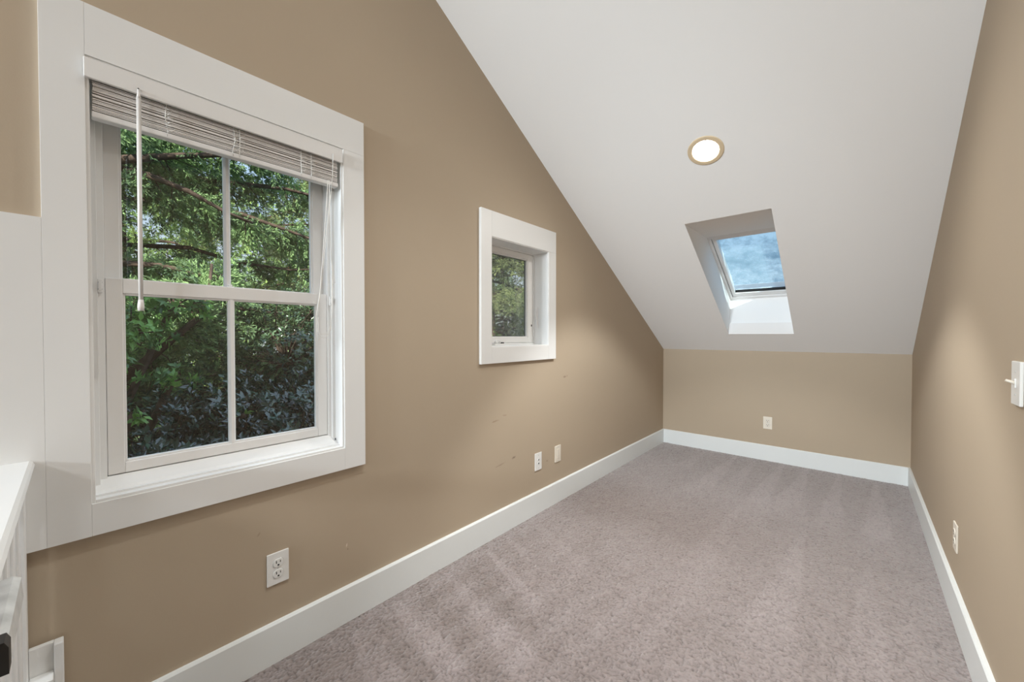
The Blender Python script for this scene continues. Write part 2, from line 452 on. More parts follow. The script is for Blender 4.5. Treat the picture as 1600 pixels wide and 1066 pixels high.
ring(jm, y0-.008, y1+.008, z0-.008, z1+.008, (.0415), .0385, .030, .022, .066, .16, .001)       # side tracks
jm.build('jamb_liner', M['trim'], w1)
sl = MB()
yy0, yy1 = y0+.008, y1-.008
sl.prism([(XL-.012, z(-.452)), (XL-.012, z(-.444)), (XL-.028, z(-.444)), (XL-.034, z(-.438)), (XL-.070, z(-.414)), (XL-.15, z(-.410)), (XL-.15, z(-.455))], 'y', yy0, yy1)
sl.build('window_sill', M['trim'], w1)
def sash(name, sy0, sy1, sz0, sz1, st0, st1, br, tr, d, gl, mun):
    """one sash: stiles, rails, glazing bead, a vertical muntin and the pane"""
    mb = MB(); ring(mb, sy0, sy1, sz0, sz1, st0, st1, br, tr, d, d+.033, .002)
    gy0, gy1, gz0, gz1 = sy0+st0, sy1-st1, sz0+br, sz1-tr
    s = mb.build(name, M['sash'], w1)
    bd = MB(); e = .006
    ring(bd, gy0-.0004, gy1+.0004, gz0-.0004, gz1+.0004, e, e, e, e, d+.006, d+.024, .0012); bd.build('glazing_bead', M['sash'], s)
    mu = MB(); c = mun
    mu.prism([(XL-d-.002, c-.004), (XL-d-.002, c+.004), (XL-d-.009, c+.0095), (XL-d-.026, c+.0095), (XL-d-.026, c-.0095), (XL-d-.009, c-.0095)], 'z', gz0, gz1)
    mu.build('muntin', M['sash'], s)
    g = MB()
    wb(g, gy0+.003, c, gz0+.003, gz1-.003, d+gl, d+gl+.003); p1 = g.build('pane', M['glass'], s)
    g = MB()
    wb(g, c, gy1-.003, gz0+.003, gz1-.003, d+gl, d+gl+.003); p2 = g.build('pane', M['glass'], s)
    return s
low = sash('lower_sash', .0605, .690, z(-.411), z(.168), .036, .037, .031, .043, .072, .016, .3655)
upp = sash('upper_sash', .060, .691, z(.128), z(.745), .034, .040, .040, .05, .108, .016, .3640)
lk = MB()                                                               # sash lock on the meeting rail
wb(lk, .355, .375, z(.168), z(.172), .079, .10, .001); wb(lk, .360, .370, z(.172), z(.178), .083, .095, .001)
lk.build('sash_lock', M['sash'], low)
for yc in (.050, .7005):                                                # tilt latches in the tracks
    l = MB(); s = 1 if yc < .3 else -1
    wb(l, yc-.005, yc+.005, z(.122), z(.160), .050, .066, .001)
    wb(l, yc-.0035, yc+.0035, z(.128), z(.152), .044, .05, .001)
    l.build('balance_latch', M['sash'], w1)
    l = MB(); wb(l, yc-.0042, yc+.0042, z(.130), z(.1325), .0485, .0502); wb(l, yc-.0042, yc+.0042, z(.150), z(.1515), .0485, .0502)
    l.build('latch_slot', M['slot'], w1)
l = MB(); wb(l, .7045, .7085, z(-.432), z(-.424), .036, .038); l.build('weep_hole', M['slot'], w1)

# white board beside the window, behind the railing
o = MB(); wb(o, -.9, -.0522, z(-.545), z(.298), -.018, 0, .0006)
struct(o.build('trim_1', M['trim']), 'wide white trim board left of the large window', 'trim')

# ------------------------------------------------------------------ blind
bl = thing('window_blind', (XL, .37, z(.745)), 'white slatted blind raised to the head of the large window', 'blind')
v = MB(); wb(v, .0235, .712, z(.684), z(.735), -.034, -.023, .0015); v.build('valance', M['sash'], bl)
h = MB(); wb(h, .037, .704, z(.694), z(.735), -.014, .024, .001); h.build('headrail', M['sash'], bl)
s = MB(); zz = z(.612); k = 0
while zz < z(.690):
    tilt = rnd.uniform(-.002, .002); dz = rnd.uniform(-.0006, .0006); sh = rnd.uniform(-.002, .0015)
    prof = []
    for i in range(5):
        u = -.0125 + .00625*i
        prof.append((XL-u-sh-.004, zz+dz+.0016*(1-(u/.0125)**2)+tilt*u/.0125))
    prof += [(p, q-.0021) for p, q in prof[::-1]]
    s.prism(prof, 'y', .0385+rnd.uniform(0, .002), .7015-rnd.uniform(0, .002))
    zz += rnd.choice((.0031, .0034, .0042)); k += 1
s.build('slat_stack', M['slat'], bl)
r = MB(); wb(r, .0375, .703, z(.591), z(.607), -.012, .018, .003); r.build('bottom_rail', M['sash'], bl)
def wp(y, zz, d): return (XL - d, y, z(zz))
for yc in (.19, .372, .355, .565, .60):
    t = MB()
    a = rnd.uniform(-.006, .006)
    t.tube([wp(yc, .69, -.0135), wp(yc+a, .65, -.0145), wp(yc-a*.5, .605, -.0145), wp(yc, .595, -.0135)], .0011, 6)
    for i in range(3):
        q = .61 + .024*i; w = rnd.uniform(.008, .016)
        t.tube([wp(yc, q, -.014), wp(yc+w, q+.006, -.017), wp(yc+w*1.1, q+.016, -.017), wp(yc, q+.018, -.014)], .001, 6)
    t.build('ladder_cord', M['cord'], bl)
w = MB(); w.tube([wp(.127, .690, -.045), wp(.127, .676, -.046), wp(.1268, .665, -.047)], [.0035, .0035, .0055], 10)
w.tube([wp(.1268, .667, -.047), wp(.1262, .40, -.047), wp(.1255, .098, -.047)], .0052, 6)
w.tube([wp(.1255, .10, -.047), wp(.1254, .092, -.047), wp(.1253, .082, -.047), wp(.1253, .069, -.047)], [.0058, .0066, .0074, .007], 10)
w.build('tilt_wand', M['wand'], bl)
hk = MB(); hk.tube([wp(.127, .697, -.018), wp(.127, .695, -.04), wp(.127, .688, -.046)], .0022, 8); hk.build('wand_hook', M['slot'], bl)
c = MB()
c.tube([wp(.672, .705, -.036), wp(.670, .62, -.037), wp(.667, .56, -.03)], .0014, 6)
c.tube([wp(.667, .56, -.03), wp(.655, .40, -.012), wp(.640, .22, -.006), wp(.6215, .10, -.006), wp(.617, .07, -.007)], .0014, 6)
c.tube([wp(.655, .60, -.03), wp(.652, .45, -.012), wp(.642, .30, -.008), wp(.628, .12, -.006), wp(.624, .07, -.007)], .0014, 6)
c.tube([wp(.660, .60, -.03), wp(.669, .42, -.012), wp(.678, .28, -.006), wp(.682, .22, -.006), wp(.686, .205, -.006), wp(.690, .21, -.006), wp(.683, .25, -.006), wp(.676, .30, -.006)], .0014, 6)
c.tube([wp(.678, .24, -.006), wp(.6755, .10, -.006), wp(.670, .03, -.006), wp(.655, .004, -.007), wp(.637, .004, -.007), wp(.618, .012, -.007), wp(.6175, .07, -.007)], .0013, 6)
c.tube([wp(.680, .22, -.006), wp(.679, .09, -.006), wp(.672, .02, -.006), wp(.654, -.008, -.007), wp(.634, -.010, -.007), wp(.6235, .02, -.007), wp(.624, .07, -.007)], .0013, 6)
c.build('pull_cord', M['cord'], bl)

# ------------------------------------------------------------------ small window
w2 = thing('window_2', (XL, 1.848, W2['z0']), 'small white casement window with crank handle', 'window', None, 'structure')
y0, y1, z0, z1 = W2['y0'], W2['y1'], W2['z0'], W2['z1']
cs = MB()
wb(cs, 1.489, y0, z(-.162), z(.708), -.018, 0, .0006); wb(cs, y0+.0004, 2.207, z1, z(.708), -.018, 0, .0006)
wb(cs, y1, 2.207, z(-.162), z1-.0004, -.018, 0, .0006); wb(cs, y0+.0004, y1-.0004, z(-.162), z0, -.018, 0, .0006)
cs.build('casing', M['trim'], w2)
jm = MB()
ring(jm, y0-.008, y1+.008, z0-.008, z1+.008, .013, .013, .013, .013, -.013, .10, .001)
ring(jm, y0-.008, y1+.008, z0-.008, z1+.008, .022, .022, .026, .020, .10, .16, .001)
jm.build('jamb_liner', M['trim'], w2)
sb = MB(); ring(sb, y0+.015, y1-.015, z0+.020, z1-.013, .056, .056, .034, .034, .106, .142, .002)
s2 = sb.build('casement_sash', M['sash'], w2)
bd = MB(); gy0, gy1, gz0, gz1 = y0+.071, y1-.071, z0+.054, z1-.047
ring(bd, gy0-.0004, gy1+.0004, gz0-.0004, gz1+.0004, .007, .007, .007, .007, .112, .136, .001); bd.build('glazing_bead', M['sash'], s2)
gk = MB(); ring(gk, gy0+.006, gy1-.006, gz0+.006, gz1-.006, .004, .004, .003, .003, .126, .131); gk.build('glazing_gasket', M['slot'], s2)
g = MB(); wb(g, gy0+.003, gy1-.003, gz0+.003, gz1-.003, .128, .131); g.build('pane', M['glass_screen'], s2)
sn = MB(); wb(sn, gy0+.002, gy1-.002, gz0+.002, gz1-.002, .137, .1376); sn.build('insect_screen', M['screen'], s2)
ck = MB()
wb(ck, 1.70, 1.79, z0+.004, z0+.016, .080, .108, .003)
ck.tube([wp(1.745, -.050, .085), wp(1.745, -.040, .078), wp(1.735, -.032, .074), wp(1.705, -.030, .072), wp(1.690, -.040, .072)], [.006, .006, .005, .0045, .0045], 8)
ck.tube([wp(1.690, -.040, .072), wp(1.690, -.040, .055)], .006, 8)
ck.build('crank_handle', M['sash'], w2)
kd = MB(); wb(kd, 1.765, 1.785, z0+.0165, z0+.024, .082, .104, .001); kd.build('crank_hinge', M['slot'], w2)
lv = MB()
wb(lv, y1-.009, y1-.0045, z(.055), z(.190), .070, .092, .002)
lv.tube([wp(y1-.010, .165, .078), wp(y1-.016, .13, .076), wp(y1-.016, .085, .074), wp(y1-.020, .065, .066), wp(y1-.022, .05, .060)], [.004, .0045, .0045, .004, .0035], 8)
lv.build('lock_lever', M['sash'], w2)
lt = MB(); wb(lt, 2.085, 2.092, z(.060), z(.074), .1035, .107); lt.build('latch_hole', M['slot'], w2)

# ------------------------------------------------------------------ skylight
w3 = thing('window_3', (-.61, 3.40, z(.40)), 'skylight of mottled blue glass deep in the sloped ceiling', 'window', None, 'structure')
X0, X1 = SK['x0']+.0015, SK['x1']-.0015
PT = Vector((0, 3.278, z(.763))); PB = Vector((0, 4.086, z(.334)))      # head and foot of the roof window, room side
oT = Vector((0, SK['y0']+.0015, zc(SK['y0'])-.0008)); oB = Vector((0, SK['y1']-.0015, zc(SK['y1'])+.001))
def P(x, v): return (x, v.y, v.z)
dn = (PB-PT).normalized(); nr = Vector((0, .5031, .8642)); nr = (nr - dn*nr.dot(dn)).normalized()
PT2, PB2 = PT + nr*.12, PB + nr*.12
sh = MB()
t_ = .02
sh.hexa([P(X0, oT), P(X0, oB), P(X0, PB2), P(X0, PT2)], [P(X0-t_, oT), P(X0-t_, oB), P(X0-t_, PB2), P(X0-t_, PT2)])
sh.hexa([P(X1, oT), P(X1, oB), P(X1, PB2), P(X1, PT2)], [P(X1+t_, oT), P(X1+t_, oB), P(X1+t_, PB2), P(X1+t_, PT2)])
u = Vector((0, 0, t_))
sh.hexa([P(X0-t_, oT), P(X1+t_, oT), P(X1+t_, PT), P(X0-t_, PT)], [P(X0-t_, oT+u), P(X1+t_, oT+u), P(X1+t_, PT+u), P(X0-t_, PT+u)])
sh.hexa([P(X0-t_, PT), P(X1+t_, PT), P(X1+t_, PT2), P(X0-t_, PT2)], [P(X0-t_, PT-dn*t_), P(X1+t_, PT-dn*t_), P(X1+t_, PT2-dn*t_), P(X0-t_, PT2-dn*t_)])
u = Vector((0, t_, 0))
sh.hexa([P(X0-t_, oB), P(X1+t_, oB), P(X1+t_, PB), P(X0-t_, PB)], [P(X0-t_, oB+u), P(X1+t_, oB+u), P(X1+t_, PB+u), P(X0-t_, PB+u)])
sh.hexa([P(X0-t_, PB), P(X1+t_, PB), P(X1+t_, PB2), P(X0-t_, PB2)], [P(X0-t_, PB+dn*t_), P(X1+t_, PB+dn*t_), P(X1+t_, PB2+dn*t_), P(X0-t_, PB2+dn*t_)])
sh.build('skylight_shaft', M['ceil'], w3)
L = (PB-PT).length
def sk(mb, x0, x1, s0, s1, n0, n1):          # box in the roof window's own plane: s runs down the slope, n outwards
    q = lambda x, s, n: tuple(Vector((x, 0, 0)) + PT + dn*s + nr*n)
    return mb.hexa([q(x0, s0, n0), q(x1, s0, n0), q(x1, s1, n0), q(x0, s1, n0)], [q(x0, s0, n1), q(x1, s0, n1), q(x1, s1, n1), q(x0, s1, n1)])
fr = MB()
sk(fr, X0+.0005, X0+.022, .001, L-.001, .0, .07); sk(fr, X1-.022, X1-.0005, .001, L-.001, .0, .07)
sk(fr, X0+.022, X1-.022, .001, .026, .0, .07); sk(fr, X0+.022, X1-.022, L-.03, L-.001, .0, .07)
f3 = fr.build('skylight_frame', M['sash'], w3)
s3 = MB()
sk(s3, X0+.026, X0+.052, .034, L-.034, .012, .06); sk(s3, X1-.052, X1-.026, .034, L-.034, .012, .06)
sk(s3, X0+.052, X1-.052, .034, .060, .012, .06); sk(s3, X0+.052, X1-.052, L-.085, L-.034, .012, .06)
s3 = s3.build('skylight_sash', M['sash'], w3)
g = MB(); sk(g, X0+.022, X1-.022, .026, L-.03, .050, .056); g.build('pane', M['skyglass'], s3)
bb_ = MB(); sk(bb_, X0+.0525, X1-.0525, L-.165, L-.0925, .047, .0495); bb_.build('pale_strip', M['pale_band'], s3)  # paler half-clear strip across the foot of the pane
gk = MB(); sk(gk, X0+.052, X1-.052, L-.092, L-.085, .02, .045); sk(gk, X0+.024, X1-.024, .0265, .0335, .02, .045); gk.build('gasket', M['slot'], s3)

# ------------------------------------------------------------------ recessed light
slope = math.atan(SL)
def on_ceiling(x, y):
    nrm = Vector((0, -math.sin(slope), -math.cos(slope)))
    rot = nrm.to_track_quat('Z', 'Y').to_matrix().to_4x4()
    return Matrix.Translation((x, y, zc(y))) @ rot
def downlight(x, y, label, power, lens, cone=99, blend=.34, tilt=8, glow=0):
    m = on_ceiling(x, y)
    t = thing('recessed_downlight', (x, y, zc(y)), label, 'ceiling light')
    f = MB(); f.lathe([(.0915, .0002), (.0905, .003), (.086, .0048), (.072, .0052), (.067, .0036), (.067, .0004), (.0915, .0002)], m); f.build('trim_ring', M['flange'], t)
    f = MB(); f.lathe([(.0665, .0010), (.0665, .0020), (.06, .0030), (.04, .0040), (.02, .0045), (0, .0046)], m); f.build('lamp_lens', M[lens], t)
    l = bpy.data.lights.new('downlight_lamp', 'SPOT'); l.energy = power; l.spot_size = math.radians(cone); l.spot_blend = blend; l.shadow_soft_size = .06; l.color = (.95, .97, .96)
    o = bpy.data.objects.new('downlight_lamp', l); C.objects.link(o); o.location = m @ Vector((0, 0, .030))
    o.rotation_euler = (math.radians(tilt), 0, 0)      # near-plumb beam, as sloped-ceiling cans throw it
    if glow:
        l = bpy.data.lights.new('downlight_glow', 'SPOT'); l.energy = glow; l.spot_size = math.radians(176); l.spot_blend = 1; l.shadow_soft_size = .06; l.color = (1, .985, .94)
        o = bpy.data.objects.new('downlight_glow', l); C.objects.link(o); o.matrix_world = m @ Matrix.Translation((0, 0, .02)) @ Matrix.Rotation(math.pi, 4, 'X')
    return t
downlight(-.610, 2.300, 'round recessed ceiling light with ring tinted with its warm glow above the skylight', 92, 'lens', glow=52)
downlight(-.610, .92, 'added round recessed fill light, unseen above the camera', 100, 'lens_added', 88, 1, 0, 12)  # second downlight added out of view, as fill for the near left wall
def fill_spot(x, zz, aim, power, label):  # added fill lamp, unseen on the rear wall, brightening the far end
    t = thing('added_fill_spot', (x, YE, zz), label, 'added fill light')
    d = (Vector(aim) - Vector((x, YE+.24, zz))).normalized()
    f = MB(); f.box(x-.05, x+.05, YE, YE+.025, zz-.05, zz+.05, .004); f.build('back_plate', M['trim'], t)
    f = MB(); f.tube([(x, YE+.02, zz), (x, YE+.19, zz)], .012, 10); f.build('arm', M['trim'], t)
    rot = d.to_track_quat('Z', 'Y').to_matrix().to_4x4(); m = Matrix.Translation((x, YE+.24, zz)) @ rot
    f = MB(); f.lathe([(0, -.06), (.10, -.05), (.175, .06), (.170, .06), (.09, -.03), (0, -.03)], m, 24); f.build('fill_spot_head', M['trim'], t)
    l = bpy.data.lights.new('fill_spot_lamp', 'SPOT'); l.energy = power; l.spot_size = math.radians(SPOT[0]); l.spot_blend = 1; l.shadow_soft_size = .16; l.color = (.85, .93, .98)
    o = bpy.data.objects.new('fill_spot_lamp', l); C.objects.link(o); o.location = m @ Vector((0, 0, .07)); o.rotation_euler = (-d).to_track_quat('Z', 'Y').to_euler()
SPOT = [54]
fill_spot(-1.36, 2.15, (-.75, 4.29, 1.20), 540, 'added unseen wide fill spotlight in the corner of the rear wall, window side')
fill_spot(-.96, 2.15, (-.60, 4.29, 1.20), 500, 'added unseen wide fill spotlight on the rear wall nearest the middle of the room')
SPOT[0] = 17
fill_spot(-1.16, 2.56, (-.58, 3.72, 1.50), 440, 'added unseen narrow fill spotlight mounted above the two wider ones on the rear wall')

def fill_sconce(y, zz, power, label):  # added fill lamp, unseen behind the camera, brightening the left wall
    x = xr(y)
    t = thing('added_fill_sconce', (x, y, zz), label, 'added fill light')
    f = MB(); f.box(x-.02, x, y-.05, y+.05, zz-.08, zz+.08, .004); f.build('back_plate', M['trim'], t)
    f = MB(); f.tube([(x-.01, y, zz-.03), (x-.12, y, zz-.05), (x-.12, y, zz-.02)], .008, 8); f.build('arm', M['trim'], t)
    f = MB(); f.lathe([(.020, -.02), (.055, -.015), (.058, 0), (.022, 0)], Matrix.Translation((x-.12, y, zz)), 24); f.build('cup', M['trim'], t)
    l = bpy.data.lights.new('fill_sconce_lamp', 'POINT'); l.energy = power; l.shadow_soft_size = .09; l.color = (.95, .97, 1)
    o = bpy.data.objects.new('fill_sconce_lamp', l); C.objects.link(o); o.location = (x-.12, y, zz+.13)
fill_sconce(-1.3, 1.62, 25, 'added fill lamp with a white cup, unseen on the right wall behind the camera')
SPOT[0] = 54
fill_spot(.02, 2.15, (-.50, 4.29, 1.12), 230, 'added unseen wide fill spotlight on the rear wall, switch side')

# ------------------------------------------------------------------ plates on the walls
def frame_left(y, zz): return Matrix(((0, 0, 1, XL), (1, 0, 0, y), (0, 1, 0, zz), (0, 0, 0, 1)))
def frame_right(y, zz): return Matrix(((0, 0, -1, xr(y)), (-1, 0, 0, y), (0, 1, 0, zz), (0, 0, 0, 1)))
def frame_back(x, zz): return Matrix(((1, 0, 0, x), (0, 0, -1, YB), (0, 1, 0, zz), (0, 0, 0, 1)))
def lbox(u0, u1, v0, v1, w0, w1, bev, F):
    mb = MB(); mb.box(u0, u1, v0, v1, w0, w1, bev)
    mb.bm.transform(F); bmesh.ops.recalc_face_normals(mb.bm, faces=list(mb.bm.faces)); return mb
def joinb(boxes):
    a = boxes[0]
    for b in boxes[1:]: a.merge(b.bm)
    return a
def plate(t, F, mat, th=.006): return lbox(-.0355, .0355, -.0575, .0575, .0003, th, .002, F).build('cover_plate', mat, t)
def screw(t, F, v, u=0, w=.0062):
    f = MB(); f.lathe([(.0032, w-.001), (.0032, w), (.002, w+.0008), (0, w+.001)], F @ Matrix.Translation((u, v, 0)), 16)
    f.build('screw', M['screw'], t)
def duplex(name, F, mat, label, cat, group=None):
    t = thing(name, F.to_translation(), label, cat, group); plate(t, F, mat)
    for s in (1, -1):
        cv = s*.0195
        f = MB(); prof = []
        bm = bmesh.new(); ptsf = []
        for k in range(24):
            a = k*2*math.pi/24; u, w_ = .0172*math.cos(a), max(-.0145, min(.0145, .0172*math.sin(a))); ptsf.append((u, w_))
        A = [bm.verts.new(F @ Vector((u, cv+w_, .0055))) for u, w_ in ptsf]; B = [bm.verts.new(F @ Vector((u*.96, cv+w_*.96, .0085))) for u, w_ in ptsf]
        bm.faces.new(A); bm.faces.new(B[::-1])
        for i in range(24): bm.faces.new([A[i], B[i], B[(i+1) % 24], A[(i+1) % 24]])
        f.merge(bm); rc = f.build('receptacle', mat, t)
        sl_ = [lbox(-.0078, -.0052, cv-.001, cv+.0085, .0083, .0089, 0, F), lbox(.0052, .0076, cv, cv+.0075, .0083, .0089, 0, F), lbox(-.0028, .0028, cv-.0105, cv-.005, .0083, .0089, .0, F)]
        joinb(sl_).build('contact_slots', M['slot'], rc)
        gr = MB(); bm = bmesh.new()
        A = [bm.verts.new(F @ Vector((u*1.09, cv+w_*1.09, .0061))) for u, w_ in ptsf]; B = [bm.verts.new(F @ Vector((u*1.0, cv+w_*1.0, .0064))) for u, w_ in ptsf]
        for i in range(24): bm.faces.new([A[i], B[i], B[(i+1) % 24], A[(i+1) % 24]])
        gr.merge(bm); gr.build('shadow_gap', M['screw'], rc)
    screw(t, F, 0)
    return t
duplex('wall_outlet', frame_left(.4785, z(-.842)), M['plate'], 'bright white outlet plate on tan wall below the large window', 'outlet')
duplex('wall_outlet', frame_back(-.581, z(-.8235)), M['ivory'], 'ivory outlet plate on the low back wall under the skylight', 'outlet')
duplex('wall_outlet', frame_right(2.43, z(-.845)), M['ivory'], 'ivory outlet plate on the right wall near the baseboard', 'outlet')
F = frame_left(2.026, z(-.838)); t = thing('data_outlet', F.to_translation(), 'white jack plate with two dark holes below the small window', 'wall plate')
plate(t, F, M['plate'])
for v_ in (.012, -.012):
    f = MB(); f.lathe([(.0075, .0058), (.0075, .0075), (.0045, .0078), (.0045, .0064)], F @ Matrix.Translation((0, v_, 0)), 20); j = f.build('jack_collar', M['plate'], t)
    f = MB(); f.lathe([(.0054, .0060), (.0054, .0079), (0, .0080)], F @ Matrix.Translation((0, v_, 0)), 20); f.build('jack_hole', M['slot'], j)
screw(t, F, .042); screw(t, F, -.042)
F = frame_left(2.253, z(-.838)); t = thing('wall_outlet', F.to_translation(), 'ivory plate right of the two-hole jack plate on the window wall', 'outlet')
plate(t, F, M['ivory'])
ins = lbox(-.0165, .0165, -.033, .033, .0055, .0080, .0012, F).build('receptacle', M['ivory'], t)
joinb([lbox(-.0012, .0012, -.004, .026, .0078, .0083, 0, F), lbox(-.007, -.0045, -.020, -.012, .0078, .0083, 0, F), lbox(.0045, .007, -.020, -.012, .0078, .0083, 0, F)]).build('contact_slots', M['screw'], ins)
screw(t, F, .048); screw(t, F, -.048)
ysw = 1.63; F = frame_right(ysw, z(-.126)); t = thing('light_switch', F.to_translation(), 'white toggle switch plate on the right wall at hand height', 'light switch')
plate(t, F, M['plate'], .0075)
lbox(-.005, .005, -.012, .012, .007, .0095, .0008, F).build('toggle_collar', M['plate'], t)
f = MB(); f.tube([F @ Vector((0, 0, .008)), F @ Vector((0, .004, .016)), F @ Vector((0, .007, .024))], [.0042, .0040, .0034], 8); f.build('toggle', M['ivory'], t)
screw(t, F, .03, 0, .0077); screw(t, F, -.03, 0, .0077)

# ------------------------------------------------------------------ stair railing at the left edge
rl = thing('stair_railing', (-1.0, -.13, 0), 'white stair railing with broad flat cap meeting the window wall', 'railing')
cp = MB()
cp.prism([(-.21, z(-.322)), (-.205, z(-.316)), (-.195, z(-.314)), (-.078, z(-.314)), (-.072, z(-.317)), (-.069, z(-.325)), (-.072, z(-.336)), (-.082, z(-.345)), (-.20, z(-.345)), (-.21, z(-.335))], 'x', XL+.0185, -.70)
cp.build('cap_rail', M['trim'], rl)
ur = MB(); ur.prism([(-.185, z(-.345)), (-.088, z(-.345)), (-.088, z(-.378)), (-.185, z(-.378))], 'x', XL+.0185, -.70); ur.build('under_rail', M['trim'], rl)
p = MB(); p.box(XL+.0185, XL+.050, -.165, -.0845, 0, z(-.378), .003); p.build('half_newel', M['trim'], rl)
xb = XL+.165
while xb < -.72:
    b_ = MB(); b_.box(xb-.019, xb+.019, -.150, -.0855, .05, z(-.378), .003); b_.build('baluster', M['trim'], rl); xb += .108
p = MB(); p.box(XL+.0185, -.70, -.185, -.0845, 0, .05, .002); p.build('bottom_rail', M['trim'], rl)
gb = MB(); gb.prism([(-.0853, z(-.430)), (-.0853, z(-.394)), (-.070, z(-.3925)), (-.062, z(-.398)), (-.060, z(-.430))], 'x', -1.02, -.832)
gbo = gb.build('grab_bar', M['greybar'], rl); gbo['label'] = 'worn grey bar'
ge = MB(); ge.prism([(-.0853, z(-.434)), (-.0853, z(-.392)), (-.0635, z(-.392)), (-.060, z(-.400)), (-.060, z(-.434))], 'x', -.832, -.806)
geo_ = ge.build('end_cap', M['black'], gbo); geo_['label'] = 'black end cap'
# low panelled trim under it, on the window wall
lp = thing('panel_box', (XL, -.06, 0), 'low white panelled box standing at the foot of the railing', 'trim box')
b_ = MB(); wb(b_, -.0435, -.027, .0, z(-.786), -.045, -.0155, .002); b_.build('stile', M['trim'], lp)
b_ = MB(); wb(b_, -.084, -.0435, .0, z(-.786), -.030, -.0155, .001); b_.build('back_panel', M['trim'], lp)
b_ = MB(); wb(b_, -.084, -.0437, .0, z(-.855), -.075, -.0302, .002); b_.build('ledge', M['trim'], lp)

# ------------------------------------------------------------------ the garden
GZ = -2.75
o = MB().box(-60, -1.9, -40, 45, GZ-.3, GZ).build('ground', M['soil'])
struct(o, 'dark garden soil under the trees', 'ground')

def norm(a): return a / np.maximum(np.linalg.norm(a, axis=1, keepdims=True), 1e-9)
def leaf_mesh(name, base, dirs, nrm, Ls, Ws, tone, mat, parent, fold=.25):
    n = len(base)
    dirs = norm(dirs); side = norm(np.cross(dirs, nrm)); up = np.cross(side, dirs)
    Ls = Ls[:, None]; Ws = Ws[:, None]
    v0 = base; v2 = base + dirs*Ls - up*Ls*.10
    mid = base + dirs*Ls*.48
    if fold:
        v4 = mid - up*Ws*fold*.5
        v1 = mid + side*Ws*.5 + up*Ws*fold*.5; v3 = mid - side*Ws*.5 + up*Ws*fold*.5
        V = np.stack([v0, v1, v2, v3, v4], 1).reshape(-1, 3)
        i = np.arange(n)[:, None]*5
        F = np.concatenate([i + np.array([[0, 4, 2, 1]]), i + np.array([[0, 3, 2, 4]])], 0)
        k = 5
    else:
        v1 = mid + side*Ws*.5; v3 = mid - side*Ws*.5
        V = np.stack([v0, v1, v2, v3], 1).reshape(-1, 3)
        i = np.arange(n)[:, None]*4
        F = i + np.array([[0, 1, 2, 3]]); k = 4
    me = arrays_mesh(name, V, F)
    at = me.attributes.new('tone', 'FLOAT', 'POINT'); at.data.foreach_set('value', np.repeat(np.clip(tone, 0, 1), k).astype(np.float32))
    return link(name, me, mat, parent)

def bent(p0, d, L, n=6, droop=-.1, wig=.12):
    pts = [np.array(p0, float)]; d = np.array(d, float); d /= np.linalg.norm(d)
    for i in range(n):
        d = d + rng.normal(0, wig, 3) + np.array([0, 0, droop/n]); d /= np.linalg.norm(d)
        pts.append(pts[-1] + d*L/n)
    return pts
def along(pts, t):
    pts = np.array(pts); s = t*(len(pts)-1); i = min(int(s), len(pts)-2); f = s-i
    return pts[i]*(1-f)+pts[i+1]*f, pts[i+1]-pts[i]

def cedar(name, x, y, ht, branches, mat, label, cat='tree', group=None, trunk_r=.14, leafL=.05, tw=26, lean=(0, 0), bare=0):
    """conifer: trunk, boughs (pts given or generated), fine sprays of needles"""
    root = thing(name, (x, y, GZ), label, cat, group)
    b = MB(); top = (x+lean[0], y+lean[1], GZ+ht)
    tp = [(x + lean[0]*t + .06*math.sin(5*t+x), y + lean[1]*t + .06*math.cos(4*t+y), GZ+ht*t) for t in [i/8 for i in range(9)]]
    b.tube(tp, [trunk_r*(1-.8*i/8) for i in range(9)], 10); b.build('trunk', M['bark'], root)
    base, dirs, nrm, Ls, Ws, tone = [], [], [], [], [], []
    bb = MB(); tb = bb; nb = 0
    for bi, (pts, r) in enumerate(branches):
        front = bi < bare
        bb.tube(pts, [r*(1-.75*i/(len(pts)-1)) for i in range(len(pts))], 6); nb += 1
        Lb = sum(np.linalg.norm(np.array(pts[i+1])-np.array(pts[i])) for i in range(len(pts)-1))
        ntw = int(tw*Lb)
        for k in range(ntw):
            t = rng.uniform(.12, 1); p, d = along(pts, t); d = d/np.linalg.norm(d)
            sd = np.cross(d, [0, 0, 1]); sd /= max(np.linalg.norm(sd), .01)
            dd = d*rng.uniform(.3, 1.) + sd*rng.choice([-1, 1])*rng.uniform(.3, 1.) + np.array([0, 0, rng.uniform(-.75, .55)])
            if front: dd[0] = -abs(dd[0]) - .25
            Lt = rng.uniform(.25, .6)
            tp_ = bent(p, dd, Lt, 4, -.25, .12)
            if k % 3 == 0: tb.tube(tp_, [.006, .005, .004, .003, .002], 4)
            clus = rng.uniform(.05, .95)
            for s in range(8):
                q, e = along(tp_, rng.uniform(.15, 1)); e = e/np.linalg.norm(e)
                sp = e + rng.normal(0, .65, 3); sp /= np.linalg.norm(sp)
                Ls_ = rng.uniform(.09, .20); m = 18
                tt = rng.uniform(.05, 1, m)[:, None]
                pos = q + sp*tt*Ls_
                off = rng.normal(0, 1, (m, 3)); off -= (off@sp)[:, None]*sp; off = norm(off)
                base.append(pos); dirs.append(sp*1.0 + off*.75); nrm.append(rng.normal(0, 1, (m, 3)) + np.array([0, 0, .6]))
                Ls.append(rng.uniform(.6, 1.1, m)*leafL); Ws.append(rng.uniform(.16, .28, m)*leafL)
                tone.append(np.clip(clus**1.4*.75 + rng.uniform(0, .3, m), 0, 1))
    bb.build('boughs', M['bark'], root)

    leaf_mesh('needles', np.concatenate(base), np.concatenate(dirs), np.concatenate(nrm), np.concatenate(Ls), np.concatenate(Ws), np.concatenate(tone), mat, root, fold=0)
    return root
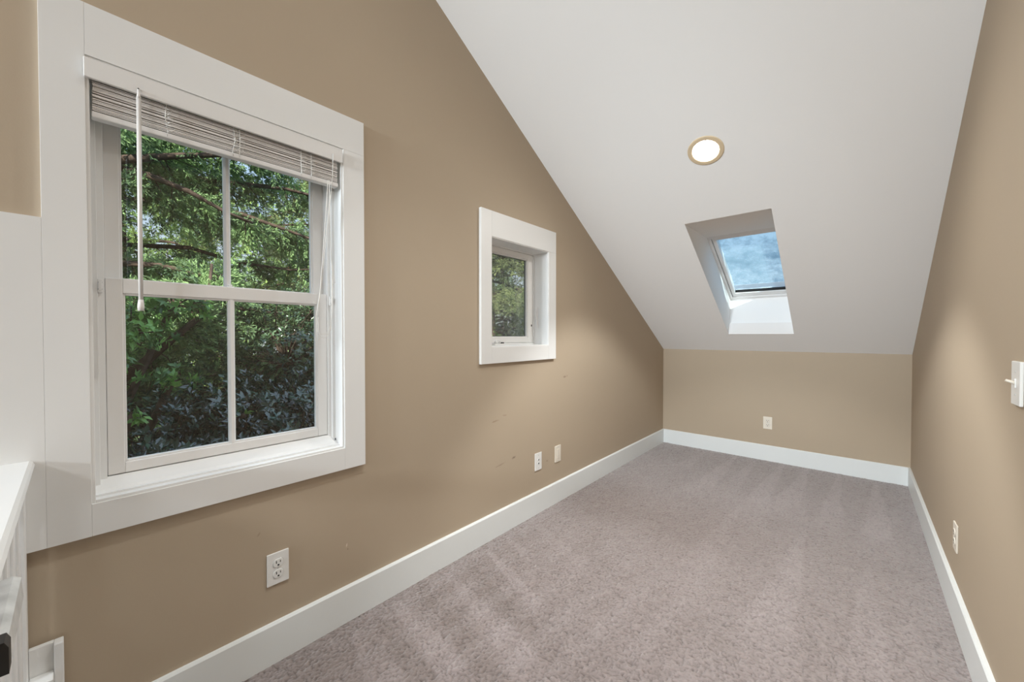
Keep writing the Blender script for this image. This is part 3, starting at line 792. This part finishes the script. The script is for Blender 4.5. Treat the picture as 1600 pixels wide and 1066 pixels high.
def boughs(x, y, z0, z1, n, Lr, az=None, up=.0, r=.035):
    out = []
    for i in range(n):
        zz = z0 + (z1-z0)*(i+rng.uniform(0, 1))/n
        a = rng.uniform(0, 2*math.pi) if az is None else rng.uniform(*az)
        L = rng.uniform(*Lr)
        out.append((bent((x, y, zz), (math.cos(a), math.sin(a), up+rng.uniform(-.15, .15)), L, 7, -.25, .10), r*rng.uniform(.6, 1.2)))
    return out

def shrub(name, x, y, blobs, nros, leaf, wid, mat, label, cat='shrub', per=7, stem_r=.05, tone_amp=1., shell=.45, group=None):
    """broadleaf evergreen: stems and rosettes of folded leaves over lobed crowns"""
    root = thing(name, (x, y, GZ), label, cat, group)
    st = MB()
    base, dirs, nrm, Ls, Ws, tone = [], [], [], [], [], []
    vol = np.array([b[3]*b[4]*b[5] for b in blobs])**.67; vol /= vol.sum()
    for j, (cx, cy, cz, rx, ry, rz) in enumerate(blobs):
        pts = [np.array((x, y, GZ)), np.array((x*.6+cx*.4, y*.6+cy*.4, GZ*.45+cz*.55)) + rng.normal(0, .08, 3), np.array((cx, cy, cz-.1*rz)), np.array((cx, cy, cz+.6*rz))]
        st.tube(pts, [stem_r, stem_r*.7, stem_r*.4, .006], 6)
        n = int(nros*vol[j])
        u = norm(rng.normal(0, 1, (n, 3))); rad = rng.uniform(shell, 1, n)**.5
        lob = 1 + .18*np.sin(u[:, 0]*7+j) + .15*np.sin(u[:, 2]*9+2*j)
        c = np.array((cx, cy, cz)) + u*np.array((rx, ry, rz))*(rad*lob)[:, None]
        for k in range(0, n, 14):
            st.tube([np.array((cx, cy, cz-.2*rz)), (c[k]+np.array((cx, cy, cz)))/2 + rng.normal(0, .03, 3), c[k]], [.010, .006, .003], 4)
        tw = norm(u*1.0 + np.array([0, 0, .55]) + rng.normal(0, .45, (n, 3)))
        tn = rng.uniform(0, 1, n)
        for q in range(per):
            a = q*2.4 + rng.uniform(0, 1, n)
            p1 = norm(np.cross(tw, rng.normal(0, 1, (1, 3)) + np.array([[.3, .2, .1]]))); p2 = np.cross(tw, p1)
            rd = p1*np.cos(a)[:, None] + p2*np.sin(a)[:, None]
            dd = rd*1.0 + tw*rng.uniform(.15, .8, n)[:, None]
            base.append(c + tw*(q*.006 - .02)); dirs.append(dd); nrm.append(tw + rd*-.2 + rng.normal(0, .15, (n, 3)))
            Ls.append(rng.uniform(.7, 1.15, n)*leaf); Ws.append(rng.uniform(.8, 1.15, n)*wid)
            tone.append(np.clip((tn**1.6)*tone_amp + rng.uniform(-.08, .12, n), 0, 1))
    st.build('stems', M['bark'], root)
    leaf_mesh('leaves', np.concatenate(base), np.concatenate(dirs), np.concatenate(nrm), np.concatenate(Ls), np.concatenate(Ws), np.concatenate(tone), mat, root)
    return root

# near cedar whose boughs cross the large window
BR = [([(-6.2, -.6, 2.45), (-5.6, -.1, 2.68), (-5.2, .35, 2.86), (-5.1, .7, 2.98), (-5.0, 1.15, 3.12), (-4.9, 1.6, 3.2)], .055),
      ([(-6.2, -.4, 2.9), (-5.5, .2, 2.85), (-5.1, .5, 2.72), (-5.0, .78, 2.62), (-4.95, 1.05, 2.48), (-4.9, 1.3, 2.40)], .045),
      ([(-6.3, .4, 3.0), (-5.7, .9, 2.98), (-5.3, 1.3, 2.93), (-5.1, 1.7, 2.93), (-5.0, 2.1, 2.90), (-4.9, 2.5, 2.95)], .035),
      ([(-6.4, .3, 2.75), (-5.7, .9, 2.70), (-5.3, 1.3, 2.58), (-5.1, 1.6, 2.46), (-5.0, 1.95, 2.36), (-4.9, 2.4, 2.26)], .035),
      ([(-6.2, -.4, 1.7), (-5.6, .0, 1.80), (-5.2, .3, 1.86), (-5.05, .55, 1.86), (-5.0, .85, 1.80), (-4.95, 1.05, 1.76)], .045),
      ([(-6.2, -.2, .3), (-4.4, .20, .78), (-4.05, .36, .98), (-3.95, .52, 1.17), (-3.98, .66, 1.31), (-4.05, .75, 1.50), (-4.2, .80, 1.80)], .045),
      ([(-6.3, .2, 2.2), (-5.8, .9, 2.2), (-5.5, 1.3, 2.05), (-5.3, 1.8, 2.0), (-5.2, 2.2, 2.05)], .03),
      ([(-6.2, .1, 3.3), (-5.6, .5, 3.4), (-5.2, .9, 3.45), (-5.0, 1.3, 3.5), (-4.9, 1.7, 3.6)], .04),
      ([(-6.2, .1, 1.5), (-5.7, .8, 1.6), (-5.4, 1.2, 1.5), (-5.2, 1.6, 1.45), (-5.1, 2.1, 1.5)], .03)]
cedar('cedar_tree', -6.6, -.15, 8.0, [(p, r) for p, r in BR] + boughs(-6.6, -.1, .4, 5.0, 34, (1.0, 2.8), (-.7, 1.5)), M['cedar'],
      'dark feathery cedar whose boughs cross the upper panes of the large window', tw=30, bare=9)
cedar('cedar_tree', -8.6, 3.4, 8.5, boughs(-8.6, 3.4, -.5, 6.2, 46, (1.2, 2.8)), M['cedar2'],
      'olive green cedar standing farther back behind the right-hand panes', tw=20)
cedar('cedar_tree', -9.4, .6, 9.5, boughs(-9.4, .6, -.5, 6.2, 44, (1.2, 2.6)), M['far'],
      'lighter green cedar behind the dark boughs in the left-hand panes', tw=18)
cedar('cedar_tree', -6.8, 7.0, 7.2, boughs(-6.8, 7.4, -1.4, 4.2, 90, (.8, 1.9)), M['cedar2'],
      'conifer filling the pane of the small window', tw=24)
cedar('cedar_tree', -13., 13., 9.5, boughs(-13., 13., -.5, 7.0, 44, (1.4, 3.0)), M['far'],
      'distant conifer behind the one in the small window', tw=12)
shrub('laurel_shrub', -4.3, -.6, [(-3.7, .22, 1.22, .40, .24, .16), (-3.9, .50, 1.42, .35, .25, .10), (-3.5, .12, 1.0, .3, .12, .12), (-3.3, .42, .90, .14, .16, .05), (-3.2, .22, .70, .12, .04, .04), (-3.2, .78, .62, .05, .05, .02)], 300, .055, .025, M['laurel'],
      'bright green broad-leaved shrub at the left of the lower panes', tone_amp=1.1)
shrub('glossy_shrub', -3.6, .75, [(-3.5, .30, .35, .6, .45, .42), (-3.6, .85, .42, .6, .45, .45), (-3.3, .55, -.15, .6, .6, .45), (-3.5, 1.2, .25, .5, .45, .5), (-3.0, .35, -.55, .6, .6, .5), (-3.0, .95, -.5, .6, .6, .5)], 5600, .058, .024, M['gloss'],
      'dark glossy shrub massed along the bottom of the lower panes')
shrub('privet_shrub', -4.6, 1.75, [(-4.4, 1.45, 1.00, .55, .5, .55), (-4.5, 1.95, 1.25, .55, .5, .6), (-4.2, 1.75, .35, .6, .6, .6), (-4.6, 2.3, .7, .6, .5, .8)], 4600, .044, .018, M['small'],
      'small-leaved shiny shrub at the right of the lower panes', tone_amp=.9)
shrub('broadleaf_tree', -7.2, 1.2, [(-7.0, .6, .6, 1.0, 1.0, .9), (-7.2, 1.8, .9, 1.0, 1.0, .9), (-6.8, 1.2, -.4, 1.1, 1.2, .9), (-7.4, 2.9, .3, 1.0, .9, 1.2)], 3000, .085, .04, M['cedar'],
      'shaded leafy tree behind the shrubs in the lower panes', 'tree', tone_amp=.6)
shrub('broadleaf_tree', -5.6, 5.2, [(-5.6, 5.3, .9, .5, .5, .7), (-5.8, 5.0, .0, .7, .6, .8), (-5.9, 6.4, .4, .8, .6, .7)], 1500, .05, .024, M['far'],
      'pale leafy bush in front of the conifer in the small window', 'tree', tone_amp=.9)
shrub('broadleaf_tree', -5.2, -3.4, [(-5.2, -3.4, 2.6, 1.6, 1.6, 1.8), (-5.0, -3.6, .2, 1.6, 1.8, 1.6)], 1500, .10, .05, M['far'], 'added leafy tree, unseen left of the large window, blocking sky light', 'tree')  # tree added out of view to keep sky light off the window jamb
for i, (tx, ty, lab) in enumerate(((-15., -1.5, 'far leafy tree glimpsed left between the cedar boughs'), (-15.5, 4.5, 'far leafy tree glimpsed right between the cedar boughs'), (-14.5, 8.8, 'far leafy tree between the two window views'))):
    shrub('broadleaf_tree', tx, ty, [(tx, ty, 4.6, 2.2, 2.6, 2.8), (tx, ty+1.6, 2.0, 2.2, 2.4, 2.6), (tx, ty-1.6, 2.0, 2.2, 2.4, 2.6), (tx, ty, -.5, 2.2, 3.2, 2.4)], 2900, .15, .075, M['far'], lab, 'tree', group=None)

# ------------------------------------------------------------------ light
wd = bpy.data.worlds.new('sky'); scene.world = wd; wd.use_nodes = True; t = wd.node_tree
bg = t.nodes['Background']; tc = t.nodes.new('ShaderNodeTexCoord'); sx = t.nodes.new('ShaderNodeSeparateXYZ')
t.links.new(tc.outputs['Generated'], sx.inputs[0])
rp = t.nodes.new('ShaderNodeValToRGB'); e = rp.color_ramp.elements
e[0].position = 0.0; e[0].color = (.30, .33, .30, 1)
e[1].position = .90; e[1].color = (1.05, 1.3, 1.7, 1)
q = e.new(.72); q.color = (.68, .98, 1.45, 1); q = e.new(.48); q.color = (.55, .60, .62, 1); q = e.new(.53); q.color = (.92, .96, 1, 1); q = e.new(.62); q.color = (.62, .80, 1, 1)
ma = t.nodes.new('ShaderNodeMath'); ma.operation = 'MULTIPLY_ADD'; ma.inputs[1].default_value = .5; ma.inputs[2].default_value = .5
t.links.new(sx.outputs['Z'], ma.inputs[0]); t.links.new(ma.outputs[0], rp.inputs['Fac'])
t.links.new(rp.outputs['Color'], bg.inputs['Color']); bg.inputs['Strength'].default_value = 1.0
def light(name, kind, loc, energy, **kw):
    l = bpy.data.lights.new(name, kind); l.energy = energy
    for a, v in kw.items(): setattr(l, a, v)
    o = bpy.data.objects.new(name, l); C.objects.link(o); o.location = loc; return o
s = light('sun', 'SUN', (5, -6, 9), 11.0, angle=.01, color=(1, .95, .86))
s.rotation_euler = Vector((-.55, .60, -.58)).to_track_quat('-Z', 'Y').to_euler()
def portal(name, loc, dirv, sx_, sy_, up='Y'):
    o = light(name, 'AREA', loc, 1, shape='RECTANGLE', size=sx_, size_y=sy_)
    o.data.cycles.is_portal = True
    o.rotation_euler = Vector(dirv).to_track_quat('-Z', up).to_euler(); return o
portal('window_portal', (XL-.20, .375, z(.15)), (1, 0, 0), .75, 1.3, 'Z')
portal('small_window_portal', (XL-.20, 1.848, z(.25)), (1, 0, 0), .6, .7, 'Z')
pc = PT + (PB-PT)*.5 + nr*.14
portal('skylight_portal', (-.61, pc.y, pc.z), -nr, .6, 1.1)

# ------------------------------------------------------------------ camera and view
cam = bpy.data.cameras.new('camera'); co = bpy.data.objects.new('camera', cam); C.objects.link(co)
co.location = (0, 0, H)
cam.sensor_width = 36; cam.lens = 602/1600*36; cam.clip_start = .01; cam.clip_end = 200
co.rotation_euler = (math.pi/2 - math.atan(9/602), 0, math.atan(530/602))
scene.camera = co
vs = scene.view_settings
vs.view_transform = 'Standard'; vs.look = 'None'; vs.exposure = 0; vs.gamma = 1
cy = scene.cycles
cy.max_bounces = 12; cy.diffuse_bounces = 6; cy.glossy_bounces = 3; cy.transmission_bounces = 6; cy.transparent_max_bounces = 16
cy.use_denoising = True; cy.sample_clamp_indirect = 6; cy.caustics_reflective = False; cy.caustics_refractive = False
